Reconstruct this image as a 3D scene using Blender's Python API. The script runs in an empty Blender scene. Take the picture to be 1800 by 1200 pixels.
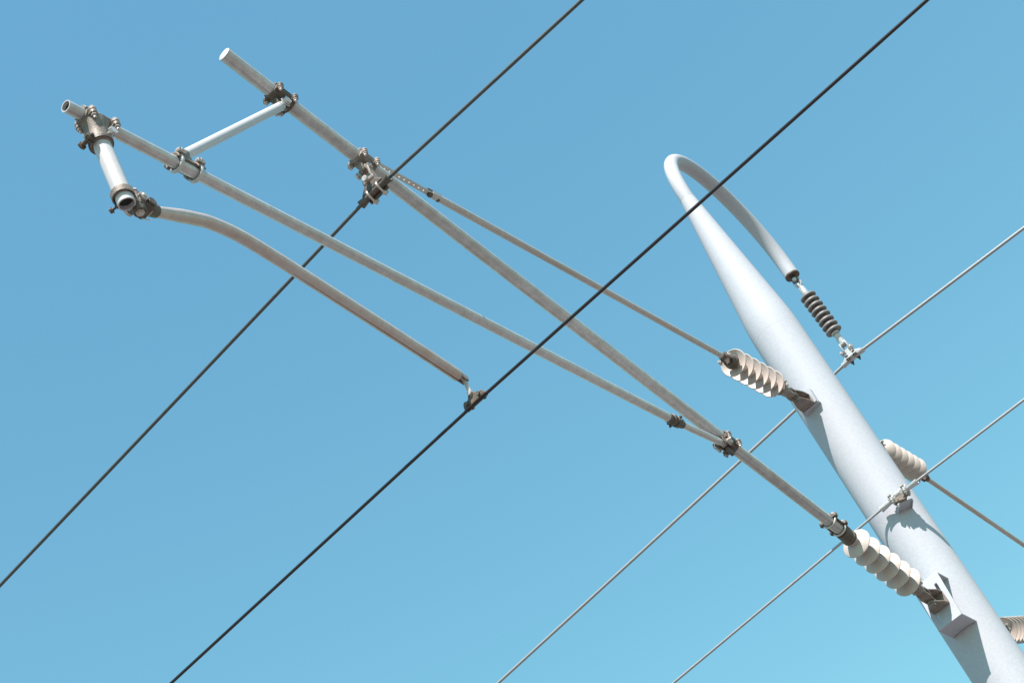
import bpy, bmesh, math, random
from mathutils import Vector, Matrix
random.seed(7)
V = Vector
PI = math.pi
X, Y, Z = V((1, 0, 0)), V((0, 1, 0)), V((0, 0, 1))
sc = bpy.context.scene
COL = sc.collection

# ------------------------------------------------------------------ helpers
def perp(d):
    d = d.normalized()
    a = Z if abs(d.z) < .9 else X
    u = a.cross(d).normalized()
    return u, d.cross(u).normalized()

class MB:
    """collects shapes into one bmesh"""
    def __init__(self):
        self.bm = bmesh.new()
        self.uv = self.bm.loops.layers.uv.new('UVMap')

    def _face(self, vs, uvs=None):
        try:
            f = self.bm.faces.new(vs)
        except ValueError:
            return None
        f.smooth = True
        if uvs:
            for lp, q in zip(f.loops, uvs):
                lp[self.uv].uv = q
        return f

    def tube(self, pts, r, n=20, cap=True, lobes=0, twist=0, sx=1.0, hollow=0):
        """swept round bar; r a number or one per point; sx squashes the section sideways"""
        pts = [V(p) for p in pts]
        N = len(pts)
        rs = [r] * N if isinstance(r, (int, float)) else list(r)
        sxs = [sx] * N if isinstance(sx, (int, float)) else list(sx)
        tang = []
        for i in range(N):
            a = pts[max(i - 1, 0)]; b = pts[min(i + 1, N - 1)]
            tang.append((b - a).normalized())
        u, w = perp(tang[0])
        rings, dist, ang = [], 0, 0
        for i in range(N):
            t = tang[i]
            u = (u - t * u.dot(t)).normalized(); w = t.cross(u)
            if i:
                step = (pts[i] - pts[i - 1]).length
                dist += step
                if step < .05: ang += twist * step
            ring = []
            for k in range(n):
                a = 2 * PI * k / n
                rr = rs[i] * (1 + (.04 * math.cos(lobes * a) if lobes else 0))
                aa = a + ang
                ring.append(self.bm.verts.new(pts[i] + (u * math.cos(aa) * sxs[i] + w * math.sin(aa)) * rr))
            rings.append((ring, dist))
        for i in range(N - 1):
            (A, da), (B, db) = rings[i], rings[i + 1]
            for k in range(n):
                k2 = (k + 1) % n
                self._face((A[k], A[k2], B[k2], B[k]),
                           ((k / n, da), ((k + 1) / n, da), ((k + 1) / n, db), (k / n, db)))
        ends = (0, N - 1)
        if hollow:
            for e, sgn in zip(ends, (1, -1)):
                ring = rings[e][0]; c = pts[e]; t = tang[e] * sgn
                k_ = 1 - hollow / rs[e]
                inn = [self.bm.verts.new(c + (v.co - c) * k_) for v in ring]
                dep = [self.bm.verts.new(v.co + t * rs[e] * 5) for v in inn]
                for k in range(n):
                    k2 = (k + 1) % n
                    q1 = (ring[k], ring[k2], inn[k2], inn[k]); q2 = (inn[k], inn[k2], dep[k2], dep[k])
                    self._face(q1 if sgn < 0 else q1[::-1]); self._face(q2 if sgn < 0 else q2[::-1])
                self._face(dep if sgn < 0 else dep[::-1])
        elif cap:
            self._face(rings[0][0][::-1]); self._face(rings[-1][0])
        return self

    def lathe(self, p, d, prof, n=28, rot=0):
        """profile of (t, r) along axis d from p; a zero radius closes it"""
        p = V(p); d = V(d).normalized(); u, w = perp(d)
        prev = None
        for t, r in prof:
            c = p + d * t
            if r <= 1e-6:
                ring = [self.bm.verts.new(c)]
            else:
                ring = [self.bm.verts.new(c + (u * math.cos(rot + 2 * PI * k / n) + w * math.sin(rot + 2 * PI * k / n)) * r) for k in range(n)]
            if prev is not None:
                for k in range(n):
                    k2 = (k + 1) % n
                    if len(prev) == 1 and len(ring) > 1:
                        self._face((prev[0], ring[k2], ring[k]))
                    elif len(ring) == 1 and len(prev) > 1:
                        self._face((prev[k], prev[k2], ring[0]))
                    elif len(ring) > 1:
                        self._face((prev[k], prev[k2], ring[k2], ring[k]))
            prev = ring
        return self

    def box(self, c, ex, ey, ez):
        """box from centre and three full-edge vectors"""
        c = V(c); ex, ey, ez = V(ex) / 2, V(ey) / 2, V(ez) / 2
        if ex.cross(ey).dot(ez) < 0: ez = -ez
        v = [self.bm.verts.new(c + ex * i + ey * j + ez * k) for k in (-1, 1) for j in (-1, 1) for i in (-1, 1)]
        for q in ((0, 2, 3, 1), (4, 5, 7, 6), (0, 1, 5, 4), (2, 6, 7, 3), (0, 4, 6, 2), (1, 3, 7, 5)):
            self._face([v[i] for i in q])
        return self

    def prism(self, poly, o, u, v, th):
        """polygon (list of 2-D points in the u,v frame at o) extruded symmetrically by th"""
        o, u, v = V(o), V(u), V(v)
        w = u.cross(v).normalized() * th / 2
        area = sum(poly[i][0] * poly[(i + 1) % len(poly)][1] - poly[(i + 1) % len(poly)][0] * poly[i][1] for i in range(len(poly)))
        if area < 0: poly = poly[::-1]
        A = [self.bm.verts.new(o + u * a + v * b - w) for a, b in poly]
        B = [self.bm.verts.new(o + u * a + v * b + w) for a, b in poly]
        self._face(A[::-1]); self._face(B)
        n = len(poly)
        for i in range(n):
            j = (i + 1) % n
            self._face((A[i], A[j], B[j], B[i]))
        return self

    def shell(self, c, a, up, r0, r1, L, half, n=20):
        """sector of a pipe: axis a, centred on direction up, half opening angle"""
        c, a, up = V(c), V(a).normalized(), V(up).normalized()
        s = a.cross(up)
        rows = []
        for i in range(n + 1):
            t = -half + 2 * half * i / n
            dr = up * math.cos(t) + s * math.sin(t)
            rows.append([self.bm.verts.new(c + dr * r + a * x) for r, x in ((r0, -L / 2), (r1, -L / 2), (r1, L / 2), (r0, L / 2))])
        for i in range(n):
            for k in range(4):
                k2 = (k + 1) % 4
                self._face((rows[i][k], rows[i + 1][k], rows[i + 1][k2], rows[i][k2]))
        self._face(rows[0]); self._face(rows[-1][::-1])
        return self

    def bolt(self, p, d, r, L, head=True, nut_at=.75):
        """bolt whose head sits at p and whose shank runs L along d, with a washer and a nut"""
        p, d = V(p), V(d).normalized()
        self.lathe(p, d, [(-r * 1.1, 0), (-r * 1.1, r * 1.7), (0, r * 1.85), (0, 0)], 6)
        self.lathe(p, d, [(0, 0), (0, r), (L - r * .4, r), (L, r * .6), (L, 0)], 12)
        t = L * nut_at
        self.lathe(p + d * t, d, [(-r * .5, 0), (-r * .5, r * 2.3), (-r * .1, r * 2.3), (-r * .1, 0)], 14)
        self.lathe(p + d * t, d, [(0, 0), (0, r * 1.85), (r * 1.5, r * 1.85), (r * 1.5, 0)], 6)
        return self

    def ubolt(self, c, axis, open_dir, R, r, leg):
        """U-bolt round a bar along axis; legs run towards open_dir"""
        c, axis, od = V(c), V(axis).normalized(), V(open_dir).normalized()
        s = axis.cross(od).normalized()
        pts = [c + s * R + od * leg]
        for i in range(17):
            t = PI * i / 16
            pts.append(c + s * R * math.cos(t) - od * R * math.sin(t))
        pts.append(c - s * R + od * leg)
        self.tube(pts, r, 10)
        for sg in (1, -1):
            self.lathe(c + s * R * sg + od * (leg * .62), od, [(0, 0), (0, r * 1.9), (r * 1.7, r * 1.9), (r * 1.7, 0)], 6)
        return self

    def build(self, name, mat, parent=None, bevel=0.0, sharp=38):
        bm = self.bm
        bmesh.ops.recalc_face_normals(bm, faces=bm.faces)
        me = bpy.data.meshes.new(name)
        org = V(parent.get('_o', (0, 0, 0))) if parent is not None else V((0, 0, 0))
        if parent is not None: bmesh.ops.translate(bm, verts=bm.verts, vec=-org)
        bm.to_mesh(me); bm.free()
        me.materials.append(mat)
        me.set_sharp_from_angle(angle=math.radians(sharp))
        o = bpy.data.objects.new(name, me)
        COL.objects.link(o)
        if parent is not None:
            o.parent = parent; o['_o'] = tuple(org)
        if bevel:
            b = o.modifiers.new('edge', 'BEVEL'); b.width = bevel; b.segments = 2
            b.limit_method = 'ANGLE'; b.angle_limit = math.radians(50)
        return o

def thing(name, label, cat, loc=(0, 0, 0), group=None, local=False):
    o = bpy.data.objects.new(name, None)
    o.empty_display_size = .1
    COL.objects.link(o); o.location = loc
    o['_o'] = (0, 0, 0) if local else tuple(loc)
    tag(o, label, cat, group)
    return o

def tag(o, label, cat, group=None):
    o['label'] = label; o['category'] = cat
    if group: o['group'] = group
    return o

def copy_tree(o, parent=None):
    c = o.copy(); COL.objects.link(c)
    if parent is not None: c.parent = parent
    for ch in [k for k in bpy.data.objects if k.parent == o]:
        copy_tree(ch, c)
    return c

# ------------------------------------------------------------------ materials
def mat(name, base, rough=.5, metal=0.0, var=.12, scale=40, streak=0, stain=None, stain_amt=0, stain_scale=5,
        bump=0.0, bump_scale=120, spec=.5):
    m = bpy.data.materials.new(name); m.use_nodes = True
    nt = m.node_tree; N, Lk = nt.nodes, nt.links
    b = N['Principled BSDF']
    b.inputs['Metallic'].default_value = metal
    b.inputs['Specular IOR Level'].default_value = spec
    tc = N.new('ShaderNodeTexCoord')
    n1 = N.new('ShaderNodeTexNoise'); n1.inputs['Scale'].default_value = scale; n1.inputs['Detail'].default_value = 5
    Lk.new(tc.outputs['Object'], n1.inputs['Vector'])
    fac = n1.outputs['Fac']
    if streak:
        mp = N.new('ShaderNodeMapping'); mp.inputs['Scale'].default_value = (14, streak, 1)
        Lk.new(tc.outputs['UV'], mp.inputs['Vector'])
        n2 = N.new('ShaderNodeTexNoise'); n2.inputs['Scale'].default_value = 1; n2.inputs['Detail'].default_value = 6
        n2.inputs['Roughness'].default_value = .65
        Lk.new(mp.outputs[0], n2.inputs['Vector'])
        mx = N.new('ShaderNodeMix'); mx.inputs[0].default_value = .68
        Lk.new(n1.outputs['Fac'], mx.inputs[2]); Lk.new(n2.outputs['Fac'], mx.inputs[3])
        fac = mx.outputs[0]
    mr = N.new('ShaderNodeMapRange')
    mr.inputs[1].default_value = .3; mr.inputs[2].default_value = .7
    mr.inputs[3].default_value = 1 - var; mr.inputs[4].default_value = 1 + var
    Lk.new(fac, mr.inputs[0])
    mul = N.new('ShaderNodeMix'); mul.data_type = 'RGBA'; mul.blend_type = 'MULTIPLY'; mul.inputs[0].default_value = 1
    mul.inputs[6].default_value = (*base, 1)
    Lk.new(mr.outputs[0], mul.inputs[7])
    out = mul.outputs[2]
    if streak:
        n4 = N.new('ShaderNodeTexNoise'); n4.inputs['Scale'].default_value = 210; n4.inputs['Detail'].default_value = 3
        Lk.new(tc.outputs['Object'], n4.inputs['Vector'])
        r4 = N.new('ShaderNodeMapRange'); r4.inputs[1].default_value = .32; r4.inputs[2].default_value = .68
        r4.inputs[3].default_value = 1 - var * .16; r4.inputs[4].default_value = 1 + var * .16
        Lk.new(n4.outputs['Fac'], r4.inputs[0])
        m4 = N.new('ShaderNodeMix'); m4.data_type = 'RGBA'; m4.blend_type = 'MULTIPLY'; m4.inputs[0].default_value = 1
        Lk.new(out, m4.inputs[6]); Lk.new(r4.outputs[0], m4.inputs[7]); out = m4.outputs[2]
    if stain:
        n3 = N.new('ShaderNodeTexNoise'); n3.inputs['Scale'].default_value = stain_scale; n3.inputs['Detail'].default_value = 7
        n3.inputs['Roughness'].default_value = .7
        Lk.new(tc.outputs['Object'], n3.inputs['Vector'])
        r3 = N.new('ShaderNodeMapRange'); r3.inputs[1].default_value = .48; r3.inputs[2].default_value = .72
        r3.inputs[3].default_value = 0; r3.inputs[4].default_value = stain_amt
        Lk.new(n3.outputs['Fac'], r3.inputs[0])
        ms = N.new('ShaderNodeMix'); ms.data_type = 'RGBA'
        Lk.new(r3.outputs[0], ms.inputs[0]); Lk.new(out, ms.inputs[6]); ms.inputs[7].default_value = (*stain, 1)
        out = ms.outputs[2]
    Lk.new(out, b.inputs['Base Color'])
    rr = N.new('ShaderNodeMapRange'); rr.inputs[3].default_value = max(rough - .1, .05); rr.inputs[4].default_value = min(rough + .12, 1)
    Lk.new(fac, rr.inputs[0]); Lk.new(rr.outputs[0], b.inputs['Roughness'])
    if bump:
        bn = N.new('ShaderNodeTexNoise'); bn.inputs['Scale'].default_value = bump_scale; bn.inputs['Detail'].default_value = 4
        Lk.new(tc.outputs['Object'], bn.inputs['Vector'])
        bp = N.new('ShaderNodeBump'); bp.inputs['Strength'].default_value = bump; bp.inputs['Distance'].default_value = .004
        Lk.new(bn.outputs['Fac'], bp.inputs['Height']); Lk.new(bp.outputs[0], b.inputs['Normal'])
    return m

M = dict(
    paint=mat('white mast paint', (.38, .387, .42), .62, var=.06, scale=75, stain=(.385, .38, .405), stain_amt=.4, stain_scale=3.5, bump=.10, bump_scale=140, spec=.25),
    galv=mat('weathered galvanised steel', (.455, .44, .435), .36, .32, var=.42, scale=30, streak=.7, stain=(.36, .31, .28), stain_amt=.45, stain_scale=5, bump=.15),
    alu=mat('weathered aluminium', (.49, .475, .47), .36, .32, var=.32, scale=35, streak=.6, stain=(.40, .33, .27), stain_amt=.45, stain_scale=11, bump=.12),
    frp=mat('pale fibreglass tube', (.475, .455, .46), .45, var=.12, scale=40, streak=.6, stain=(.42, .395, .36), stain_amt=.3, bump=.05),
    arm=mat('tan weathered aluminium', (.48, .41, .385), .4, .25, var=.2, scale=40, streak=1.2, stain=(.42, .285, .21), stain_amt=.75, stain_scale=8, bump=.15),
    cast=mat('grimy cast metal', (.205, .168, .142), .55, .15, var=.3, scale=45, stain=(.14, .095, .065), stain_amt=.9, stain_scale=14, bump=.35, bump_scale=180),
    dark=mat('dark bronze casting', (.085, .068, .056), .55, .15, var=.3, scale=60, stain=(.18, .10, .055), stain_amt=.6, stain_scale=22, bump=.3, bump_scale=180),
    bolt=mat('stainless bolt', (.48, .42, .38), .36, .45, var=.2, scale=120, stain=(.3, .2, .13), stain_amt=.4, stain_scale=60),
    bright=mat('bright zinc steel', (.46, .45, .45), .38, .3, var=.12, scale=80, stain=(.4, .38, .36), stain_amt=.3, stain_scale=40),
    shed=mat('pale insulator silicone', (.455, .385, .345), .5, var=.05, scale=20, stain=(.33, .275, .24), stain_amt=.6, stain_scale=11, bump=.06),
    dshed=mat('dark grey insulator glaze', (.18, .165, .162), .5, var=.1, scale=30, stain=(.17, .15, .14), stain_amt=.4, stain_scale=20),
    copper=mat('tarnished stranded copper', (.075, .085, .085), .5, .35, var=.3, scale=60, streak=2),
    contact=mat('dark contact wire', (.04, .035, .038), .3, .6, var=.2, scale=60, streak=2),
    steelwire=mat('galvanised strand', (.31, .305, .305), .45, .3, var=.15, scale=80, streak=3),
    rod=mat('tan galvanised rod', (.43, .39, .37), .46, .15, var=.25, scale=40, streak=1.5, stain=(.36, .27, .2), stain_amt=.4, stain_scale=9),
    black=mat('black bore shade', (.02, .02, .02), .8, var=.1),  # shade inside the open tube ends, put in as colour
    ground=mat('street paving', (.138, .122, .115), .9, var=.12, scale=.6, stain=(.09, .083, .078), stain_amt=.5, stain_scale=.25),
)

# ------------------------------------------------------------------ places measured for this mast (metres; mast axis at the origin,
# cantilever along -X, wires along Y)
CAM = V((-8.5038, -2.0500, 1.6))
RM = .15625
def Q(q, z, y=0): return V((q, y, z))

# ================================================================== the mast
mast = thing('catenary_mast', 'tall white painted steel mast tapering to a slim top bent over into a hook', 'mast')
Zs = 7.585                       # weld seam where the taper starts
prof = [(0, 0), (0, .158)] + [(z, RM) for z in (2, 4, 5, 6, 7, Zs - .006)] + [(Zs - .001, RM), (Zs + .001, RM - .0003), (Zs + .003, RM - .0003), (Zs + .0045, RM), (Zs + .010, RM), (Zs + .010, 0)]
MB().lathe((0, 0, 0), Z, prof, 96).build('shaft', M['paint'], mast, sharp=60)
Zt = 8.935
n = 14
n = 40
def ease(t, k=.14): return (t * t / (2 * k) if t < k else t - k / 2) / (1 - k / 2)
prof = [(Zs + .0101, 0)] + [(Zs + .0101 + (Zt - Zs - .0105) * i / n, RM - .0002 + (.0505 - RM + .0002) * ease(i / n)) for i in range(n + 1)] + [(Zt, 0)]
MB().lathe((0, 0, 0), Z, prof, 96).build('taper', M['paint'], mast, sharp=60)
HR = .700                        # the hook: half circle in the plane of the brackets
pts = [V((0, 0, Zt - .0)), V((0, 0, Zt + .02))]
for i in range(0, 41):
    t = PI - PI * i / 40
    pts.append(V((HR + HR * math.cos(t), 0, Zt + .03 + HR * math.sin(t))))
HE = V((2 * HR, 0, 8.915))
pts += [HE]
MB().tube(pts, [.0495] * 3 + [.0495 + .0045 * min(1, i / 30) for i in range(len(pts) - 3)], 40).build('hook_arm', M['paint'], mast, sharp=60)
mbx = MB().lathe(HE + Z * .004, -Z, [(0, 0), (0, .0555), (.012, .0555), (.014, .05), (.014, 0)], 36)
mbx.box(HE - Z * .04, X * .012, Y * .05, Z * .055)
mbx.build('hook_end_plate', M['dark'], mast)
# ring weld between taper and hook
MB().lathe((0, 0, Zt - .004), Z, [(0, .04), (0, .0512), (.004, .0522), (.008, .0512), (.008, .04)], 48).build('weld_ring', M['paint'], mast, sharp=60)

def hinge_channel(parent, c, out, w=.12, h=.105, depth=.11, th=.009, name='hinge_channel'):
    """web against the plate, two tapered flanges reaching out to a vertical pin"""
    c = V(c); o = V(out)
    s = Z.cross(o).normalized()
    mb = MB()
    mb.box(c + o * th / 2, o * th, s * w, Z * h)
    for sg in (1, -1):
        poly = [(th, -w / 2), (th, w / 2), (depth * .45, w * .46), (depth, .022), (depth + .022, .012), (depth + .022, -.012), (depth, -.022), (depth * .45, -w * .46)]
        mb.prism(poly, c + Z * sg * (h / 2 - th / 2), o, s, th)
    ch = mb.build(name, M['cast'], parent, bevel=.003)
    b = MB()
    b.bolt(c + o * (th + .016) + s * -.012 + Z * .012, -o, .0105, .05, nut_at=.6)
    b.build('bolt', M['bright'], ch)
    p = MB()
    p.lathe(c + o * depth - Z * (h / 2 + .02), Z, [(0, 0), (0, .011), (h + .04, .011), (h + .04, 0)], 14)
    p.lathe(c + o * depth - Z * (h / 2 + .016), Z, [(0, 0), (0, .019), (.013, .019), (.013, 0)], 6)
    p.lathe(c + o * depth + Z * (h / 2 + .003), Z, [(0, 0), (0, .02), (.013, .02), (.013, 0)], 6)
    p.build('hinge_pin', M['cast'], ch)
    return ch

# strut bracket: welded channel box leaning out at its foot
def slot(cy, cz, w, h, n=6):
    pts = []
    for i in range(n + 1):
        t = PI * i / n
        pts.append((cy + w / 2 * math.cos(t), cz + h / 2 + w / 2 * math.sin(t)))
    for i in range(n + 1):
        t = PI + PI * i / n
        pts.append((cy + w / 2 * math.cos(t), cz - h / 2 + w / 2 * math.sin(t)))
    return pts

def plate_with_slots(mb, o, u, v, w, h, slots, th):
    """rectangular plate in the u (across) / v (up) frame with slotted holes cut through it"""
    bm = mb.bm
    tmp = bmesh.new()
    outer = [(-w / 2, -h / 2), (w / 2, -h / 2), (w / 2, h / 2), (-w / 2, h / 2)]
    edges = []
    for loop in [outer] + slots:
        vs = [tmp.verts.new((a, b, 0)) for a, b in loop]
        for i in range(len(vs)): edges.append(tmp.edges.new((vs[i], vs[(i + 1) % len(vs)])))
    bmesh.ops.triangle_fill(tmp, edges=edges, use_beauty=True, use_dissolve=False)
    W_ = u.cross(v).normalized()
    for sg in (1, -1):
        mp = {}
        for vtx in tmp.verts: mp[vtx] = bm.verts.new(o + u * vtx.co.x + v * vtx.co.y + W_ * sg * th / 2)
        for f in tmp.faces:
            vs = [mp[q] for q in f.verts]
            ff = mb._face(vs if sg > 0 else vs[::-1])
            if ff: ff.smooth = False
        if sg > 0: top = mp
        else: bot = mp
    for e in tmp.edges:
        if len(e.link_faces) == 1:
            a, b = e.verts
            ff = mb._face((top[a], top[b], bot[b], bot[a]))
            if ff: ff.smooth = False
    tmp.free()

def strut_bracket(sgn):
    top = V((-.27 * sgn, 0, 5.575)); bot = V((-.322 * sgn, 0, 5.272))
    th = .010; wy = .156
    v = (top - bot); h = v.length; v.normalize(); u = Y * (1 if sgn > 0 else -1)
    mb = MB()
    c = (top + bot) / 2
    plate_with_slots(mb, c, u, v, wy, h, [slot(-.038, .058, .018, .055), slot(.04, .055, .018, .055), slot(.04, -.1, .018, .05)], th)
    for p, up in ((top, -1), (bot, 1)):
        x0 = p.x + .0055 * sgn
        zc = p.z + up * .0065
        ins = -.128 * sgn if abs(p.x) < .28 else -.128 * sgn
        mb.box(((x0 + ins) / 2, 0, zc), X * abs(x0 - ins), Y * wy, Z * .010)
    return mb.build('mounting_bracket', M['paint'], mast, bevel=.002), c, v
sb, sbc, sbv = strut_bracket(1)
for z_ in (5.575 - .0125, 5.272 - .0045, 5.272 + .0115):
    MB().tube([V((-(RM + .0015) * math.cos(a_), (RM + .0015) * math.sin(a_), z_ + .0012 * math.sin(a_ * 40))) for a_ in [math.radians(-27 + 54 * i / 60) for i in range(61)]], [.0036 + .0008 * math.sin(i * 1.3) for i in range(61)], 8).build('weld_bead', M['paint'], sb)
# tie bracket: a small welded plate on the shaft
def tie_plate(sgn, z=6.985):
    mb = MB()
    mb.box((-.158 * sgn, .03, z), X * .072, Y * .115, Z * .105)
    mb.box((-.152 * sgn, .03, z - .0565), X * .072, Y * .125, Z * .006)
    return mb.build('mounting_plate', M['paint'], mast, bevel=.002)
tie_plate(1)

# wire bracket on the shaft for the feeder wire
dirw = V((-.83, -.56, 0)).normalized(); sdw = Z.cross(dirw)
DW = V((-.2, -.123, 6.109))
mb = MB()
c = dirw * .188 + Z * (DW.z - .050)
mb.box(c, dirw * .085, sdw * .092, Z * .008)
for sg in (1, -1): mb.box(c + sdw * sg * .043 - Z * .0095, dirw * .082, sdw * .006, Z * .011)
mb.build('wire_bracket', M['paint'], mast, bevel=.002)

# ================================================================== ribbed insulators
def make_insulator(cap=.15, dish=.017, tail=0, name='ribbed_insulator'):
    """local frame: +X points from the outer fitting to the mast; sheds from x=0 to .51"""
    t = thing(name, '', 'insulator', local=True)
    MB().lathe((-.05, 0, 0), X, [(0, 0), (0, .027), (.60, .027), (.60, 0)], 28).build('core', M['shed'], t)
    for i in range(6):
        x = i * .0895
        MB().lathe((x, 0, 0), X, [(.004, .026), (.004, .034), (-dish - .002, .0765), (-dish, .0795), (.0025 - dish, .0805), (.005 - dish, .079), (.012, .038), (.017, .026)], 56).build('shed', M['shed'], t, sharp=50)
    MB().lathe((-cap, 0, 0), X, [(0, 0), (0, .033), (.008, .036), (cap - .045, .036), (cap - .04, .041), (cap - .025, .041), (cap - .022, .03), (cap - .022, 0)], 28).build('outer_cap', M['dark'], t)
    mb = MB().lathe((.515, 0, 0), X, [(0, 0), (0, .044), (.012, .044), (.02, .034), (.06 + tail, .032), (.075 + tail, .026), (.075 + tail, 0)], 28)
    for sg in (1, -1): mb.prism([(.06, -.022), (.12, -.03), (.165, -.024), (.178, 0), (.165, .024), (.12, .03), (.06, .022)], (.515 + tail, 0, .019 * sg), X, Y, .011)
    mb.box((.515 + .09 + tail, 0, 0), X * .03, Y * .045, Z * .05)
    inner = mb.build('inner_fitting', M['cast'], t, bevel=.002)
    b = MB()
    b.bolt((.53, .048, -.016), Z, .005, .036); b.bolt((.53, -.048, -.016), Z, .005, .036)
    b.lathe((.575, .034, 0), -Y, [(0, 0), (0, .012), (.068, .012), (.068, 0)], 8)
    b.build('bolt', M['bolt'], inner)
    return t

def place_insulator(t, p0, d, label):
    d = V(d).normalized()
    y = Z.cross(d).normalized(); z = d.cross(y)
    m = Matrix((d, y, z)).transposed().to_4x4(); m.translation = V(p0)
    t.matrix_world = m
    t['label'] = label; t['group'] = 'pale ribbed insulators'

# axis lines
def tieP(q): return V((q, (q + 4.059) * .012, 6.63 + (q + 4.059) * .0948))        # tie rod line
STR0, STR1 = V((-4.950, 0, 6.780)), V((-1.18, 0, 5.636))         # strut tube line
sd = (STR1 - STR0).normalized()
def strP(q): return STR0 + sd * ((q - STR0.x) / sd.x)

ins_tie = make_insulator(.075, .018, .035)
place_insulator(ins_tie, (-1.053, .035, 6.906), (1, 0, .075), 'pale ribbed insulator between the thin tie rod and the left side of the mast')
ins_strut = make_insulator(.10, -.030)
place_insulator(ins_strut, (-1.074, 0, 5.593), (1, 0, -.287), 'pale ribbed insulator at the lower end of the thick strut tube')
ins_tie2 = copy_tree(ins_tie)
place_insulator(ins_tie2, V((1.085, 0, 6.882)), V((-1, 0, -.03)), 'pale ribbed insulator behind the mast with a thin rod leading off right')
ins_strut2 = copy_tree(ins_strut)
place_insulator(ins_strut2, V((1.06, 0, 5.588)), V((-1, 0, -.287)), 'pale ribbed insulator cut off by the right edge, behind the mast foot')

# hinges on the mast
def ins_end(t, x): return t.matrix_world @ V((x, 0, 0))
bpy.context.view_layer.update()
pin_s = ins_strut.matrix_world @ V((.665, 0, 0)); pin_t = ins_tie.matrix_world @ V((.70, 0, 0))
def bracket_x(z): return -.27 + (5.575 - z) / (5.575 - 5.272) * -.052
xs = bracket_x(pin_s.z) - .007
hc = hinge_channel(mast, (xs, 0, pin_s.z), -X, w=.108, h=.085, depth=abs(xs - pin_s.x))
hinge_channel(mast, (-.200, pin_t.y, pin_t.z), -X, w=.095, h=.072, depth=abs(-.200 - pin_t.x))
pin_s2 = ins_strut2.matrix_world @ V((.665, 0, 0)); pin_t2 = ins_tie2.matrix_world @ V((.70, 0, 0))
for p_ in (pin_s2, pin_t2):
    x_ = p_.x - .09
    MB().box(((x_ + .135) / 2, 0, p_.z), X * (x_ - .135), Y * .12, Z * .13).build('mounting_plate', M['paint'], mast, bevel=.002)
    hinge_channel(mast, (x_ + .001, 0, p_.z), X, w=.10, h=.080, depth=.089)

# ================================================================== cantilever frame
frame = thing('cantilever_frame', 'long grey cantilever of clamped tubes reaching from the mast to the upper left', 'cantilever', (-1.18, 0, 5.6625))
RS, RG, RB, RD = .0285, .0205, .0185, .0275
def line(a, b, n): return [V(a).lerp(V(b), i / n) for i in range(n + 1)]
st = MB().tube(line(STR0, STR1, 24), RS, 28).build('strut_tube', M['galv'], frame)
MB().lathe(STR0 - sd * .004, sd, [(-.001, 0), (-.001, RS * .94), (0, RS * .99), (.003, RS * .99), (.003, 0)], 28).build('end_cap', M['frp'], st)
G0, G1 = V((-5.950, 0, 5.744)), V((-2.515, 0, 5.832))              # registration tube
gd = (G1 - G0).normalized()
def regP(q): return G0 + gd * ((q - G0.x) / gd.x)
rt = MB().tube(line(G0, G1, 24), RG, 28, hollow=.004).build('registration_tube', M['alu'], frame)
# reducer collar and thin pipe to the strut clamp
col = MB().lathe(G1 - gd * .075, gd, [(0, 0), (0, RG * 1.06), (.03, RG * 1.06), (.032, RG * 1.25), (.05, RG * 1.3), (.052, RG * 1.12), (.062, RG * 1.12), (.064, RG * 1.32), (.09, RG * 1.28), (.1, RG), (.11, RG), (.125, .018), (.125, 0)], 24)
col.bolt(G1 + gd * .0 - Y * .0265 - Z * .014, Z, .004, .026); col.bolt(G1 - gd * .03 + Y * .0265 - Z * .016, Z, .004, .026)
col.build('reducer_collar', M['dark'], frame)
PE = V((-2.075, 0, 5.866))
pd = (PE - G1).normalized()
MB().tube(line(G1, PE - pd * .03, 4) + [PE], [.0165] * 5 + [.0155], 20, sx=[1] * 4 + [1, .75]).build('thin_pipe', M['alu'], frame)

def tube_clamp(c, a, r, L=.115, mat_=None, fin=None, fin_len=.06, parent=frame, w=.014, blt='bolt'):
    """two-shell clamp with four ear bosses and bolts, and a fin under it"""
    c, a = V(c), V(a).normalized()
    dn = (-Z - a * (-Z).dot(a)).normalized(); s = a.cross(dn)
    mb = MB()
    mb.shell(c, a, -dn, r + .0006, r + .0085, L, math.radians(86))
    mb.shell(c, a, dn, r + .0008, r + .0095, L * .98, math.radians(80))
    off = r + .0135
    for i in (-1, 1):
        for k in (-1, 1):
            p = c + a * (L * .36 * i) + s * off * k + dn * .014
            mb.lathe(p - dn * .014, dn, [(0, 0), (0, .009), (.004, .0125), (.0125, .0125), (.0125, 0)], 16)
            mb.lathe(p + dn * .001, dn, [(0, 0), (0, .0125), (.010, .0125), (.013, .010), (.014, 0)], 16)
            mb.box(p - s * k * .010 - dn * .007, a * .023, s * .020, dn * .012)
            mb.box(p - s * k * .010 + dn * .007, a * .023, s * .020, dn * .012)
    if fin:
        mb.prism([(-.034, r + .004), (.034, r + .004), (.026, r + fin_len), (.012, r + fin_len + .016), (-.012, r + fin_len + .016), (-.026, r + fin_len)], c, a, dn, fin)
    cl = mb.build('tube_clamp', mat_ or M['cast'], parent, bevel=.0015)
    for i in (-1, 1):
        for k in (-1, 1):
            p = c + a * (L * .36 * i) + s * off * k + dn * .014
            MB().bolt(p - dn * .015, dn, .0052, .048, nut_at=.58).build('bolt', M['bolt'], cl)
    return cl, dn, s

c1 = strP(-4.683)                # brace clamp on the strut
clA, dnA, sA = tube_clamp(c1, sd, RS, L=.105, mat_=M['dark'], fin=.016, fin_len=.045)
c2 = strP(-4.262)                # messenger clamp on the strut
clB, dnB, sB = tube_clamp(c2, sd, RS, L=.095, mat_=M['cast'], fin=.02, fin_len=.035)
c3 = strP(-2.035)                # clamp where the thin pipe meets the strut
clC, dnC, sC = tube_clamp(c3, sd, RS, L=.105, mat_=M['dark'], fin=.014, fin_len=.05)
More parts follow.
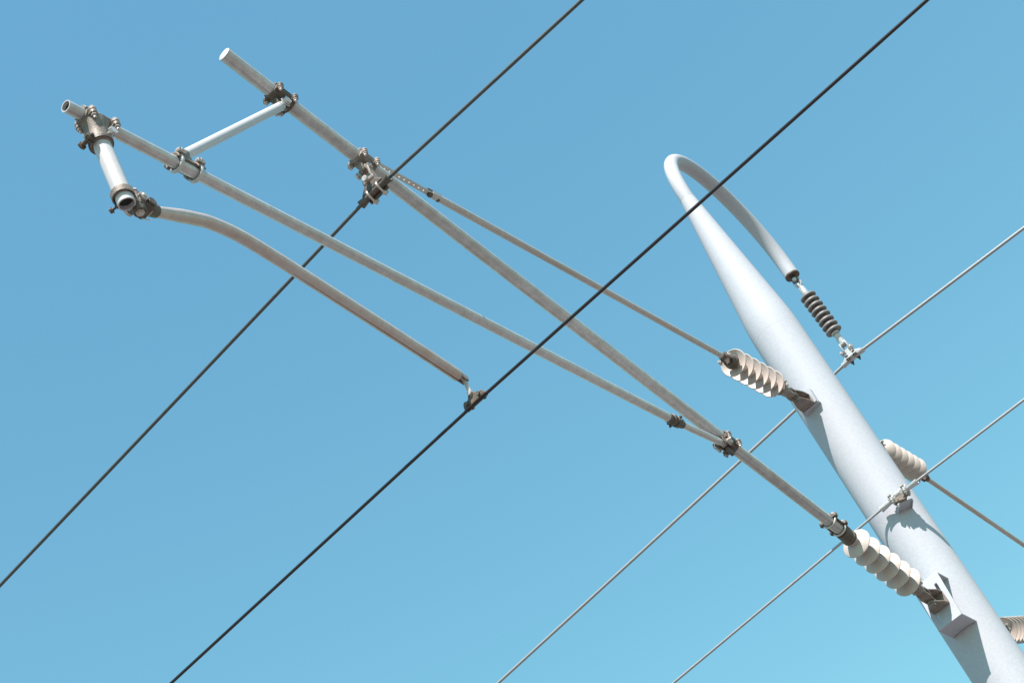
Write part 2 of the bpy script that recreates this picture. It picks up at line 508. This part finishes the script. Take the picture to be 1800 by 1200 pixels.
# pin through the pipe end
MB().bolt(PE + Y * .034 + dnC * .004, -Y, .009, .075, nut_at=.8).build('pipe_pin', M['bolt'], frame)
mb = MB()
for sg in (1, -1):
    mb.prism([(-.02, -.022), (.055, -.02), (.055, .02), (-.02, .022)], PE - pd * .02 + Y * sg * .020, pd, pd.cross(Y), .008)
mb.build('pipe_fork', M['dark'], frame, bevel=.002)
# brace tube between registration tube and strut
b0 = regP(-5.482) + Z * .055 + X * .010
b1 = c1 + dnA * (RS + .05) + X * -.004
bd = (b1 - b0).normalized()
bt = MB().tube(line(b0, b1, 10), RB, 24).build('brace_tube', M['frp'], frame)
mb = MB()
mb.lathe(b1 - bd * .03, bd, [(0, 0), (0, RB * 1.04), (.035, RB * 1.04), (.037, RB * .7), (.037, 0)], 20)
mb.build('brace_end', M['bright'], bt)
MB().bolt(b1 + Y * .036 + bd * .02, -Y, .0095, .075, nut_at=.78).build('brace_pin', M['bright'], bt)
# saddle with two U-bolts that holds the brace on the registration tube
sp = regP(-5.465)
up = (Z - gd * Z.dot(gd)).normalized()
mb = MB()
mb.shell(sp, gd, up, RG + .0006, RG + .009, .115, math.radians(82))
for i in (-1, 1):
    mb.lathe(sp + gd * 0.042 * i + up * (RG + .002) - Y * (RG + .02), Y, [(0, 0), (0, .016), (2 * RG + .04, .016), (2 * RG + .04, 0)], 18)
    mb.shell(sp + gd * 0.042 * i, gd, up, RG + .006, RG + .0125, .034, math.radians(95))
mb.prism([(-.036, RG + .004), (.036, RG + .004), (.03, RG + .03), (.01, RG + .05), (-.02, RG + .046)], sp, gd, up, .03)
mb.lathe(b0 - bd * .022, bd, [(0, 0), (0, RB * 1.15), (.05, RB * 1.22), (.05, RB * .95)], 22)
sdl = mb.build('brace_saddle', M['cast'], frame, bevel=.002)
for i in (-1, 1):
    MB().ubolt(sp + gd * 0.042 * i, gd, up, RG + .0085, .0068, .042).build('u_bolt', M['bright'], sdl)

# drop bracket at the outer end of the registration tube
dq = -5.832
dc = regP(dq)
clD, dnD, sD = tube_clamp(dc, gd, RG, L=.125, mat_=M['cast'])
dcs = dc - gd * .016
mb = MB()
mb.lathe(dcs + dnD * (RG + .002), dnD, [(0, 0), (0, .045), (.015, .041), (.04, .034), (.06, .0315), (.088, .0315), (.09, .0345), (.103, .0345), (.103, .0285)], 32)
mb.prism([(-.056, .0), (.056, .0), (.034, .055), (-.034, .055)], dc + dnD * (RG - .004), gd, dnD, .03)
mb.build('drop_socket', M['cast'], frame, bevel=.0015)
mb = MB().shell(dcs + dnD * (RG + .098), dnD, gd, .035, .0385, .012, math.radians(178), 40)
mb.bolt(dcs + dnD * (RG + .098) - gd * .046 + Y * .03, -Y, .008, .05, nut_at=.6)
mb.box(dcs + dnD * (RG + .098) - gd * .042, gd * .016, Y * .024, Z * .012)
mb.build('socket_band', M['dark'], frame, bevel=.001)
mb = MB().bolt(dcs + dnD * (RG + .068) + gd * .02 - Y * .040, Y, .009, .04, nut_at=.5)
mb.build('socket_bolt', M['bright'], frame)
D0 = dcs + dnD * (RG + .07); D1 = V((-5.818, 0, 5.3625))
dd = (D1 - D0).normalized()
dt = MB().tube(line(D0, D1, 8), RD, 32, hollow=.0042).build('drop_tube', M['frp'], frame)
MB().lathe(D1 - dd * .03, dd, [(0, 0), (0, RD - .0046), (.012, RD - .0046), (.012, 0)], 24).build('bore_shade', M['black'], dt)  # black disc painting the shade inside the open tube foot
MB().lathe(G0 + gd * .012, gd, [(0, 0), (0, RG - .0044), (.012, RG - .0044), (.012, 0)], 20).build('bore_shade', M['black'], rt)  # painted shade again, a black disc inside the registration tube's tip
# strap ring near the foot of the drop tube, its eye towards the mast
rc = D1 - dd * .036
mb = MB()
mb.shell(rc - X * .002, dd, -X, RD + .003, RD + .008, .022, math.radians(150), 36)
mb.shell(rc - dd * .012, dd, X, RD + .0005, RD + .0075, .006, math.radians(178), 36)
mb.box(rc + X * .048 + Y * .014, X * .045, Y * .008, dd * .04)
mb.box(rc + X * .048 - Y * .014, X * .045, Y * .008, dd * .04)
band = mb.build('strap_ring', M['cast'], frame, bevel=.0015)
MB().bolt(rc + X * .052 + Y * .036, -Y, .009, .075, nut_at=.75).build('bolt', M['bolt'], band)
mb = MB().bolt(rc - X * .006 + Y * .034 + dd * .018, V((-.25, 1, -.1)), .0045, .022)
mb.build('tie_bolt', M['dark'], band)

# ================================================================== steady arm
A = [(-5.735, 5.384), (-5.667, 5.413), (-5.604, 5.440), (-5.524, 5.472), (-5.444, 5.497), (-5.319, 5.507), (-5.175, 5.488), (-5.03, 5.461), (-4.877, 5.432), (-4.668, 5.391), (-4.477, 5.351), (-4.327, 5.317)]
apts = [Q(q, z) for q, z in A]
def smooth(p, k=5):
    out = []
    for i in range(len(p) - 1):
        a = p[max(i - 1, 0)]; b = p[i]; c = p[i + 1]; d = p[min(i + 2, len(p) - 1)]
        for j in range(k):
            t = j / k
            out.append(.5 * ((2 * b) + (c - a) * t + (2 * a - 5 * b + 4 * c - d) * t * t + (3 * b - a - 3 * c + d) * t ** 3))
    out.append(p[-1]); return out
apts = smooth(apts)
steady = thing('steady_arm', 'tan curved steady arm running from the drop bracket to the dark contact wire', 'steady arm', tuple(apts[0]))
na = len(apts)
rad = [.0145 + .0072 * min(1, i / 11) for i in range(na)]
sxx = [1.25 - .25 * min(1, i / 8) for i in range(na)]
arm = MB().tube(apts, rad, 24, sx=sxx).build('arm_tube', M['arm'], steady)
# lengthwise groove moulded under the arm
gr = []
for i in range(na * 6 // 10, na):
    t = (apts[min(i + 1, na - 1)] - apts[i - 1]).normalized()
    dn = (-Z - t * (-Z).dot(t)).normalized(); s = t.cross(dn)
    gr.append(apts[i] + (dn * .975 + s * .22) * (rad[i] + .0002))
MB().tube(gr, [.0004 + .0014 * i / len(gr) for i in range(len(gr))], 8).build('seam', M['dark'], arm)
# swivel at the outer end
mb = MB()
sw = V((-5.750, 0, 5.392))
mb.box(sw - X * .005, X * .055, Y * .05, Z * .04)
mb.lathe(sw + X * -.02 - Z * .04, Z, [(0, 0), (0, .02), (.015, .024), (.065, .024), (.08, .02), (.08, 0)], 20)
mb.lathe(sw + X * .012 + Y * .034, -Y, [(0, 0), (0, .016), (.068, .016), (.068, 0)], 18)
mb.lathe(sw + X * .015, X + Z * .28, [(0, 0), (0, .022), (.04, .021), (.048, .0165), (.048, 0)], 20)
swo = mb.build('swivel', M['dark'], steady, bevel=.002)
mb = MB().bolt(sw + X * -.02 + Z * .055, -Z, .008, .105, nut_at=.8)
mb.tube([sw + X * -.01 - Z * .05 + Y * .01, sw + X * .004 - Z * .072 - Y * .012], .0018, 6)
mb.build('bolt', M['bolt'], swo)
# flattened inner end and bent rod to the wire clip
e = apts[-1]; ed = (apts[-1] - apts[-3]).normalized()
en = (-Z - ed * (-Z).dot(ed)).normalized(); es = ed.cross(en)
mb = MB()
for sg in (1, -1): mb.box(e + ed * .01 + es * sg * .0105, ed * .06, es * .007, en * .026)
mb.box(e + ed * .008 - en * .015, ed * .056, es * .02, en * .006)
mb.build('end_channel', M['cast'], steady, bevel=.002)
clipP = V((-4.292, 0, 5.240))
rod = smooth([e - ed * .02, e + ed * .018, e + ed * .034 + en * .014, clipP + Z * .026 - X * .006, clipP - Z * .008], 5)
MB().tube(rod, .0078, 12).build('end_rod', M['rod'], steady)

# ================================================================== wires
def wire(name, m, S, sl, sr, span, r, label, lobes=0, twist=0, n=14, near=6.0, far=24, grooves=False):
    def z(y):
        s = sl if y > 0 else sr
        a = abs(y); return S.z - s * a + s / span * a * a
    ys = []
    y = -far
    while y < far:
        ys.append(y)
        y += (.008 if lobes else .1) if -near < y < near else .6
    ys.append(far)
    mb = MB().tube([V((S.x, S.y + y, z(y))) for y in ys], r, n, lobes=lobes, twist=twist)
    o = mb.build(name, m, None, sharp=80)
    tag(o, label, 'wire'); return o
SA = V((-4.281, 0, 6.378)); SB = V((-4.2826, 0, 5.2064)); SC = V((1.522, 0, 8.1193)); SDw = DW
wire('messenger_wire', M['copper'], SA, .0455, .0545, 40, .0074, 'dark stranded wire held by the clamp under the strut tube', 12, 62, 36)
wire('contact_wire', M['contact'], SB, .0072, .0128, 40, .0062, 'black smooth wire crossing in front of all tubes and the hook', n=16)
wire('feeder_wire', M['steelwire'], SC, .059, .063, 45, .0112, 'pale wire hung from the dark insulator and passing behind the mast', 9, 45, 27)
wire('feeder_wire', M['steelwire'], SDw, .0265, .0255, 45, .0074, 'pale wire clamped to the front of the mast', 9, 70, 27)

# ================================================================== contact wire clip
clip = thing('contact_wire_clip', 'small dark clip gripping the black contact wire at the end of the curved arm', 'wire clip', tuple(clipP))
mb = MB()
for sg in (1, -1):
    mb.prism([(-.05, -.02), (.05, -.02), (.047, .002), (.02, .008), (.014, .022), (-.014, .022), (-.02, .008), (-.047, .002)], V((SB.x - .004 + .0085 * sg, 0, SB.z + .014)), Y, Z, .007)
mb.build('jaw', M['dark'], clip, bevel=.002)
MB().lathe(clipP - X * .016 + Z * .002, X, [(0, 0), (0, .009), (.006, .010), (.026, .010), (.03, .009), (.03, 0)], 14).build('pivot', M['bolt'], clip)
MB().bolt(V((SB.x - .024, .03, SB.z + .004)), X, .005, .042).build('bolt', M['dark'], clip)
MB().bolt(V((SB.x - .024, -.03, SB.z + .004)), X, .005, .042).build('bolt', M['dark'], clip)

# ================================================================== messenger clamp
msg = thing('messenger_clamp', 'brown cast suspension clamp hanging under the strut tube and gripping the dark stranded wire', 'wire clamp', tuple(SA))
lug = c2 + dnB * (RS + .035)
mb = MB()                        # upper fork: two cheeks and a bridge
for sg in (1, -1):
    mb.prism([(-.014, -.005), (.014, -.005), (.02, .05), (.014, .085), (-.014, .085), (-.02, .05)], lug + Y * sg * .022, X, -Z, .011)
mb.box(lug - Z * .075, X * .034, Y * .055, Z * .018)
mb.lathe(lug - Z * .075 + Y * .03, -Y, [(0, 0), (0, .019), (.06, .019), (.06, 0)], 16)
fk = mb.build('link_fork', M['cast'], msg, bevel=.003)
MB().bolt(lug + Y * .036 + dnB * .004, -Y, .0085, .072, nut_at=.75).build('bolt', M['bolt'], fk)
mb = MB()
hz = lug.z - .075
mb.box((SA.x, 0, (hz + SA.z) / 2 + .004), X * .022, Y * .05, Z * (hz - SA.z - .02))
mb.prism([(-.06, .02), (.06, .02), (.03, .055), (-.03, .055)], V((SA.x, 0, SA.z - .012)), Y, Z, .03)
hg = mb.build('hanger', M['dark'], msg, bevel=.003)
MB().bolt(V((SA.x - .032, 0, hz - .005)), X, .0085, .062, nut_at=.72).build('bolt', M['bolt'], hg)
def trough(S, L, r, sl, sr, m, parent, name='saddle', open_up=True, flare=.014, thick=.006):
    """boat-shaped half pipe that follows the wire and flares at both ends"""
    mb = MB(); N = 16; rows = []
    for i in range(N + 1):
        y = -L / 2 + L * i / N
        s = sl if y > 0 else sr
        fl = flare * max(0, abs(2 * y / L) - .55) / .45
        row = []
        for k in range(13):
            t = math.radians(-105 + 210 * k / 12)
            for rr in (r, r + thick):
                row.append(V((S.x + (rr + fl) * math.sin(t), S.y + y, S.z - s * abs(y) - (rr + fl * .9) * math.cos(t) + fl * .2)))
        rows.append([mb.bm.verts.new(p) for p in row])
    for i in range(N):
        for k in range(12):
            a, b = rows[i], rows[i + 1]
            mb._face((a[2 * k + 1], a[2 * k + 3], b[2 * k + 3], b[2 * k + 1]))
            mb._face((a[2 * k], b[2 * k], b[2 * k + 2], a[2 * k + 2]))
        for k in (0, 24):
            mb._face((rows[i][k], rows[i][k + 1], rows[i + 1][k + 1], rows[i + 1][k]))
    for i in (0, N):
        for k in range(12): mb._face((rows[i][2 * k], rows[i][2 * k + 1], rows[i][2 * k + 3], rows[i][2 * k + 2]))
    return mb.build(name, m, parent)
trough(SA, .165, .0088, .0455, .0545, M['dark'], msg, flare=.006)
mb = MB(); mb.box(SA + Z * .014, X * .022, Y * .09, Z * .012); mb.box(SA + X * .017 - Z * .006, X * .012, Y * .10, Z * .036)
mb.build('keeper', M['dark'], msg, bevel=.002)
for y in (-.027, .027):
    MB().ubolt(SA + Y * y - X * .003 - Z * .002, Y, X * .75 - Z * .55, .0165, .0052, .045).build('u_bolt', M['bolt'], msg)

# ================================================================== tie rods
def tie_rod(sgn, label):
    t = thing('tie_rod', label, 'tie rod', tuple(tieP(-1.3)) if sgn > 0 else (1.32, 0, 6.86), group='tie rods')
    if sgn > 0: R = tieP
    else:
        def R(q): return V((-q, 0, 6.861 - (abs(q) - 1.213) * .0765))
    a, b = R(-1.185 if sgn > 0 else -1.235), R(-3.80)
    MB().tube(line(a, b, 12), [.0158] * 9 + [.0165] * 4, 18).build('rod', M['rod'], t)
    # inner clevis
    d = (a - b).normalized(); s = Y
    mb = MB()
    mb.lathe(a - d * .02, d, [(0, 0), (0, .018), (.03, .02), (.035, .014), (.035, 0)], 16)
    for sg in (1, -1): mb.prism([(0, -.018), (.045, -.022), (.062, 0), (.045, .022), (0, .018)], a + Y * sg * .02, d, d.cross(Y), .008)
    k = mb.build('clevis', M['dark'], t, bevel=.002)
    MB().bolt(a + d * .035 + Y * .038, -Y, .009, .075, nut_at=.75).build('bolt', M['bolt'], k)
    # perforated strap
    p0, p1 = R(-3.74), R(-4.23)
    d = (p1 - p0).normalized(); u = d; v = Y * .94 + Z * .34
    mb = MB(); L = (p1 - p0).length; N = 15; w = .026
    nh = 12
    holes = [[(L * (i + .5) / N + .0055 * math.cos(2 * PI * k / nh) , .0055 * math.sin(2 * PI * k / nh)) for k in range(nh)] for i in range(N)]
    holes = [[(x - L / 2, y) for x, y in h] for h in holes]
    plate_with_slots(mb, (p0 + p1) / 2 - Y * 0, u, v, L, w, holes, .007)
    sp_ = mb.build('perforated_strap', M['rod'], t)
    mb = MB()
    for q_ in (-3.755, -3.81): mb.bolt(R(q_) + Z * .016, -Z + Y * .1, .0055, .034, nut_at=.72)
    mb.box(R(-3.783) + Z * .008, d * .10, Y * .030, Z * .008)
    mb.build('bolt', M['dark'], sp_)
    return t
tie_rod(1, 'thin tan rod with a perforated strap between the strut and a ribbed insulator')
t2 = tie_rod(-1, 'thin brown tie rod on the far side of the mast running off the right edge')

# couplings between insulators and tubes --------------------------------
def coupling():
    cp = thing('tube_coupling', 'dark ringed coupling with U-bolts joining the strut tube to its ribbed insulator', 'coupling', tuple(STR1))
    c = STR1 - sd * .03
    dn = (-Z - sd * (-Z).dot(sd)).normalized(); s = sd.cross(dn)
    mb = MB()
    mb.shell(c, sd, -dn, RS + .0008, RS + .011, .13, math.radians(95), 24)
    mb.shell(c + sd * .05, sd, dn, RS + .0008, RS + .008, .03, math.radians(178), 24)
    mb.lathe(c + sd * .045, sd, [(0, 0), (0, RS + .004), (.03, RS + .010), (.045, RS + .010), (.05, .034), (.07, .034), (.07, 0)], 24)
    for i in (-1, 1):
        for k in (-1, 1):
            mb.lathe(c + sd * (.042 * i - .008) + s * k * (RS + .0125) - dn * .018, dn, [(0, 0), (0, .0135), (.016, .0135), (.02, .010), (.02, 0)], 16)
            mb.box(c + sd * (.042 * i - .008) + s * k * (RS + .005) - dn * .010, sd * .025, s * .016, dn * .014)
    mb.build('collar', M['dark'], cp, bevel=.0015)
    for i in (-1, 1):
        MB().ubolt(c + sd * (.042 * i - .008), sd, -dn, RS + .0068, .0058, .034).build('u_bolt', M['bolt'], cp)
    return cp
coupling()

# ================================================================== hanging insulator below the hook
HB = SC + Z * .06
hd = (HB - HE).normalized()
sh = thing('shackle', 'bright steel chain shackle between the hook end and the dark grey insulator', 'shackle', tuple(HE - Z * .05))
u_, w_ = perp(hd)
def link(c, d, s, L, R, r):
    pts = []
    for i in range(13):
        t = PI * i / 12; pts.append(c + d * (L / 2 + R * math.sin(t)) + s * R * math.cos(t))
    for i in range(13):
        t = PI + PI * i / 12; pts.append(c - d * (L / 2) + d * R * math.sin(t) + s * R * math.cos(t))
    pts.append(pts[0]); return MB().tube(pts, r, 10, cap=False)
link(HE + hd * .068, hd, Y, .034, .022, .0095).build('link', M['bright'], sh)
link(HE + hd * .122, hd, X, .034, .017, .0085).build('link', M['bright'], sh)
MB().bolt(HE - Z * .048 + X * .032, -X, .008, .06, nut_at=.7).build('bolt', M['bright'], sh)
hi = thing('hanging_insulator', 'dark grey eight-shed insulator hanging below the end of the white hook', 'insulator', tuple(HE + hd * .19))
P0 = HE + hd * .214
HL = .335
MB().lathe(P0 - hd * .03, hd, [(0, 0), (0, .026), (HL + .07, .026), (HL + .07, 0)], 24).build('core', M['dshed'], hi)
for i in range(8):
    MB().lathe(P0 + hd * (HL * i / 7), hd, [(-.016, .024), (-.014, .045), (-.010, .056), (-.004, .0605), (.003, .062), (.010, .060), (.013, .055), (.009, .046), (.006, .024)], 44).build('shed', M['dshed'], hi, sharp=70)
MB().lathe(P0 - hd * .105, hd, [(0, 0), (0, .012), (.01, .02), (.02, .024), (.08, .026), (.085, .02), (.085, 0)], 20).build('upper_cap', M['bright'], hi)
Pb = P0 + hd * (HL + .02)
MB().lathe(Pb, hd, [(0, 0), (0, .030), (.02, .024), (.055, .022), (.06, .026), (.10, .026), (.105, .018), (.105, 0)], 20).build('lower_cap', M['bright'], hi)
# feeder clamp below it
fc = thing('feeder_clamp', 'bright steel wire clamp with four bolts under the dark grey insulator', 'wire clamp', tuple(SC))
q0 = Pb + hd * .135
mb = MB()
for sg in (1, -1): mb.prism([(-.026, -.03), (.026, -.03), (.03, .035), (.02, .055), (-.02, .055), (-.03, .035)], q0 + Y * sg * .024, X, hd, .01)
mb.box(q0 - hd * .022, X * .052, Y * .056, hd * .018)
fo = mb.build('clevis', M['bright'], fc, bevel=.003)
MB().bolt(q0 + hd * .03 + Y * .045, -Y, .012, .09, nut_at=.75).build('bolt', M['bolt'], fo)
trough(SC, .19, .0125, .059, .063, M['bright'], fc, flare=.003, thick=.008)
mb = MB()
mb.prism([(-.085, -.002), (.085, -.002), (.05, .02), (.022, .036), (.018, .07), (-.018, .07), (-.022, .036), (-.05, .02)], SC + Z * .008, Y, Z, .03)
mb.box(SC + X * .0 - Z * .0, X * .07, Y * .085, Z * .014)
mb.build('clamp_body', M['bright'], fc, bevel=.003)
for y in (-.03, .03):
    for x in (-.027, .027):
        MB().bolt(SC + X * x + Y * y + Z * .016, -Z, .007, .055, nut_at=.45).build('bolt', M['dark'], fc)

# ================================================================== clamp on the mast bracket
mc = thing('feeder_clamp', 'small pale wire clamp on a bracket on the front of the mast', 'wire clamp', tuple(DW))
trough(DW, .26, .009, .0265, .0255, M['bright'], mc, flare=.006, thick=.007)
mb = MB()
mb.box(DW + Z * .012, X * .036, Y * .13, Z * .016)
for y in (-.045, .0, .045): mb.lathe(DW + Y * (y - .017) + Z * .006, Y, [(0, 0), (0, .021), (.034, .021), (.034, 0)], 14)
mb.build('keeper', M['bright'], mc, bevel=.002)
mb = MB()
mb.box(DW - Z * .022, X * .03, Y * .10, Z * .026)
mb.box(DW - Z * .038 - dirw * .006, dirw * .05, sdw * .05, Z * .018)
mb.build('clamp_foot', M['cast'], mc, bevel=.002)
for y in (-.045, .045):
    for sg in (1, -1):
        MB().bolt(DW + Y * y + X * sg * .019 + Z * .018, -Z, .0068, .055, nut_at=.62).build('bolt', M['bolt'], mc)

# ================================================================== ground far below the frame
mb = MB(); R_ = 1500
vs = [mb.bm.verts.new(V((x, y, 0))) for x, y in ((-R_, -R_), (R_, -R_), (R_, R_), (-R_, R_))]
mb._face(vs)
g = mb.build('ground', M['ground']); g['kind'] = 'structure'; g['label'] = 'grey street paving under the wires'

for o in bpy.data.objects:
    if '_o' in o: del o['_o']

# ================================================================== camera
cam = bpy.data.cameras.new('camera'); co = bpy.data.objects.new('camera', cam); COL.objects.link(co)
right = V((0.61671799, -0.70121319, -0.35771354)); down = V((0.329332, 0.64257713, -0.69183456)); fwd = V((0.71498206, 0.30886031, 0.62722083))
m = Matrix((right, -down, -fwd)).transposed().to_4x4(); m.translation = CAM
co.matrix_world = m
cam.sensor_width = 36; cam.sensor_fit = 'HORIZONTAL'; cam.lens = 2951 / 1800 * 36
cam.clip_start = .05; cam.clip_end = 5000
sc.camera = co

# ================================================================== daylight
AZ, EL = math.radians(27), math.radians(56)       # sun: azimuth from -X towards -Y, and height
sun_dir = V((-math.cos(AZ) * math.cos(EL), -math.sin(AZ) * math.cos(EL), math.sin(EL)))
sl = bpy.data.lights.new('sun', 'SUN'); sl.energy = 5.0; sl.angle = math.radians(.5); sl.color = (1, .94, .885)
so = bpy.data.objects.new('sun', sl); COL.objects.link(so)
so.rotation_euler = sun_dir.to_track_quat('Z', 'Y').to_euler(); so.location = (0, 0, 30)
w = bpy.data.worlds.new('World'); sc.world = w; w.use_nodes = True
nt = w.node_tree; bg = nt.nodes['Background']
sky = nt.nodes.new('ShaderNodeTexSky'); sky.sky_type = 'NISHITA'; sky.sun_disc = False
sky.sun_elevation = EL; sky.sun_rotation = math.atan2(sun_dir.x, sun_dir.y)
sky.altitude = 0; sky.air_density = 2.3; sky.dust_density = 0.0; sky.ozone_density = 4.0
tint = nt.nodes.new('ShaderNodeMix'); tint.data_type = 'RGBA'; tint.blend_type = 'MULTIPLY'; tint.inputs[0].default_value = 1
tint.inputs[7].default_value = (.615, .99, .985, 1)   # the clear, slightly cyan air of the photograph
nt.links.new(sky.outputs[0], tint.inputs[6]); nt.links.new(tint.outputs[2], bg.inputs[0]); bg.inputs[1].default_value = .091
sc.view_settings.view_transform = 'Standard'; sc.view_settings.look = 'None'
sc.view_settings.exposure = 0.95; sc.view_settings.gamma = 1; sc.view_settings.use_curve_mapping = False
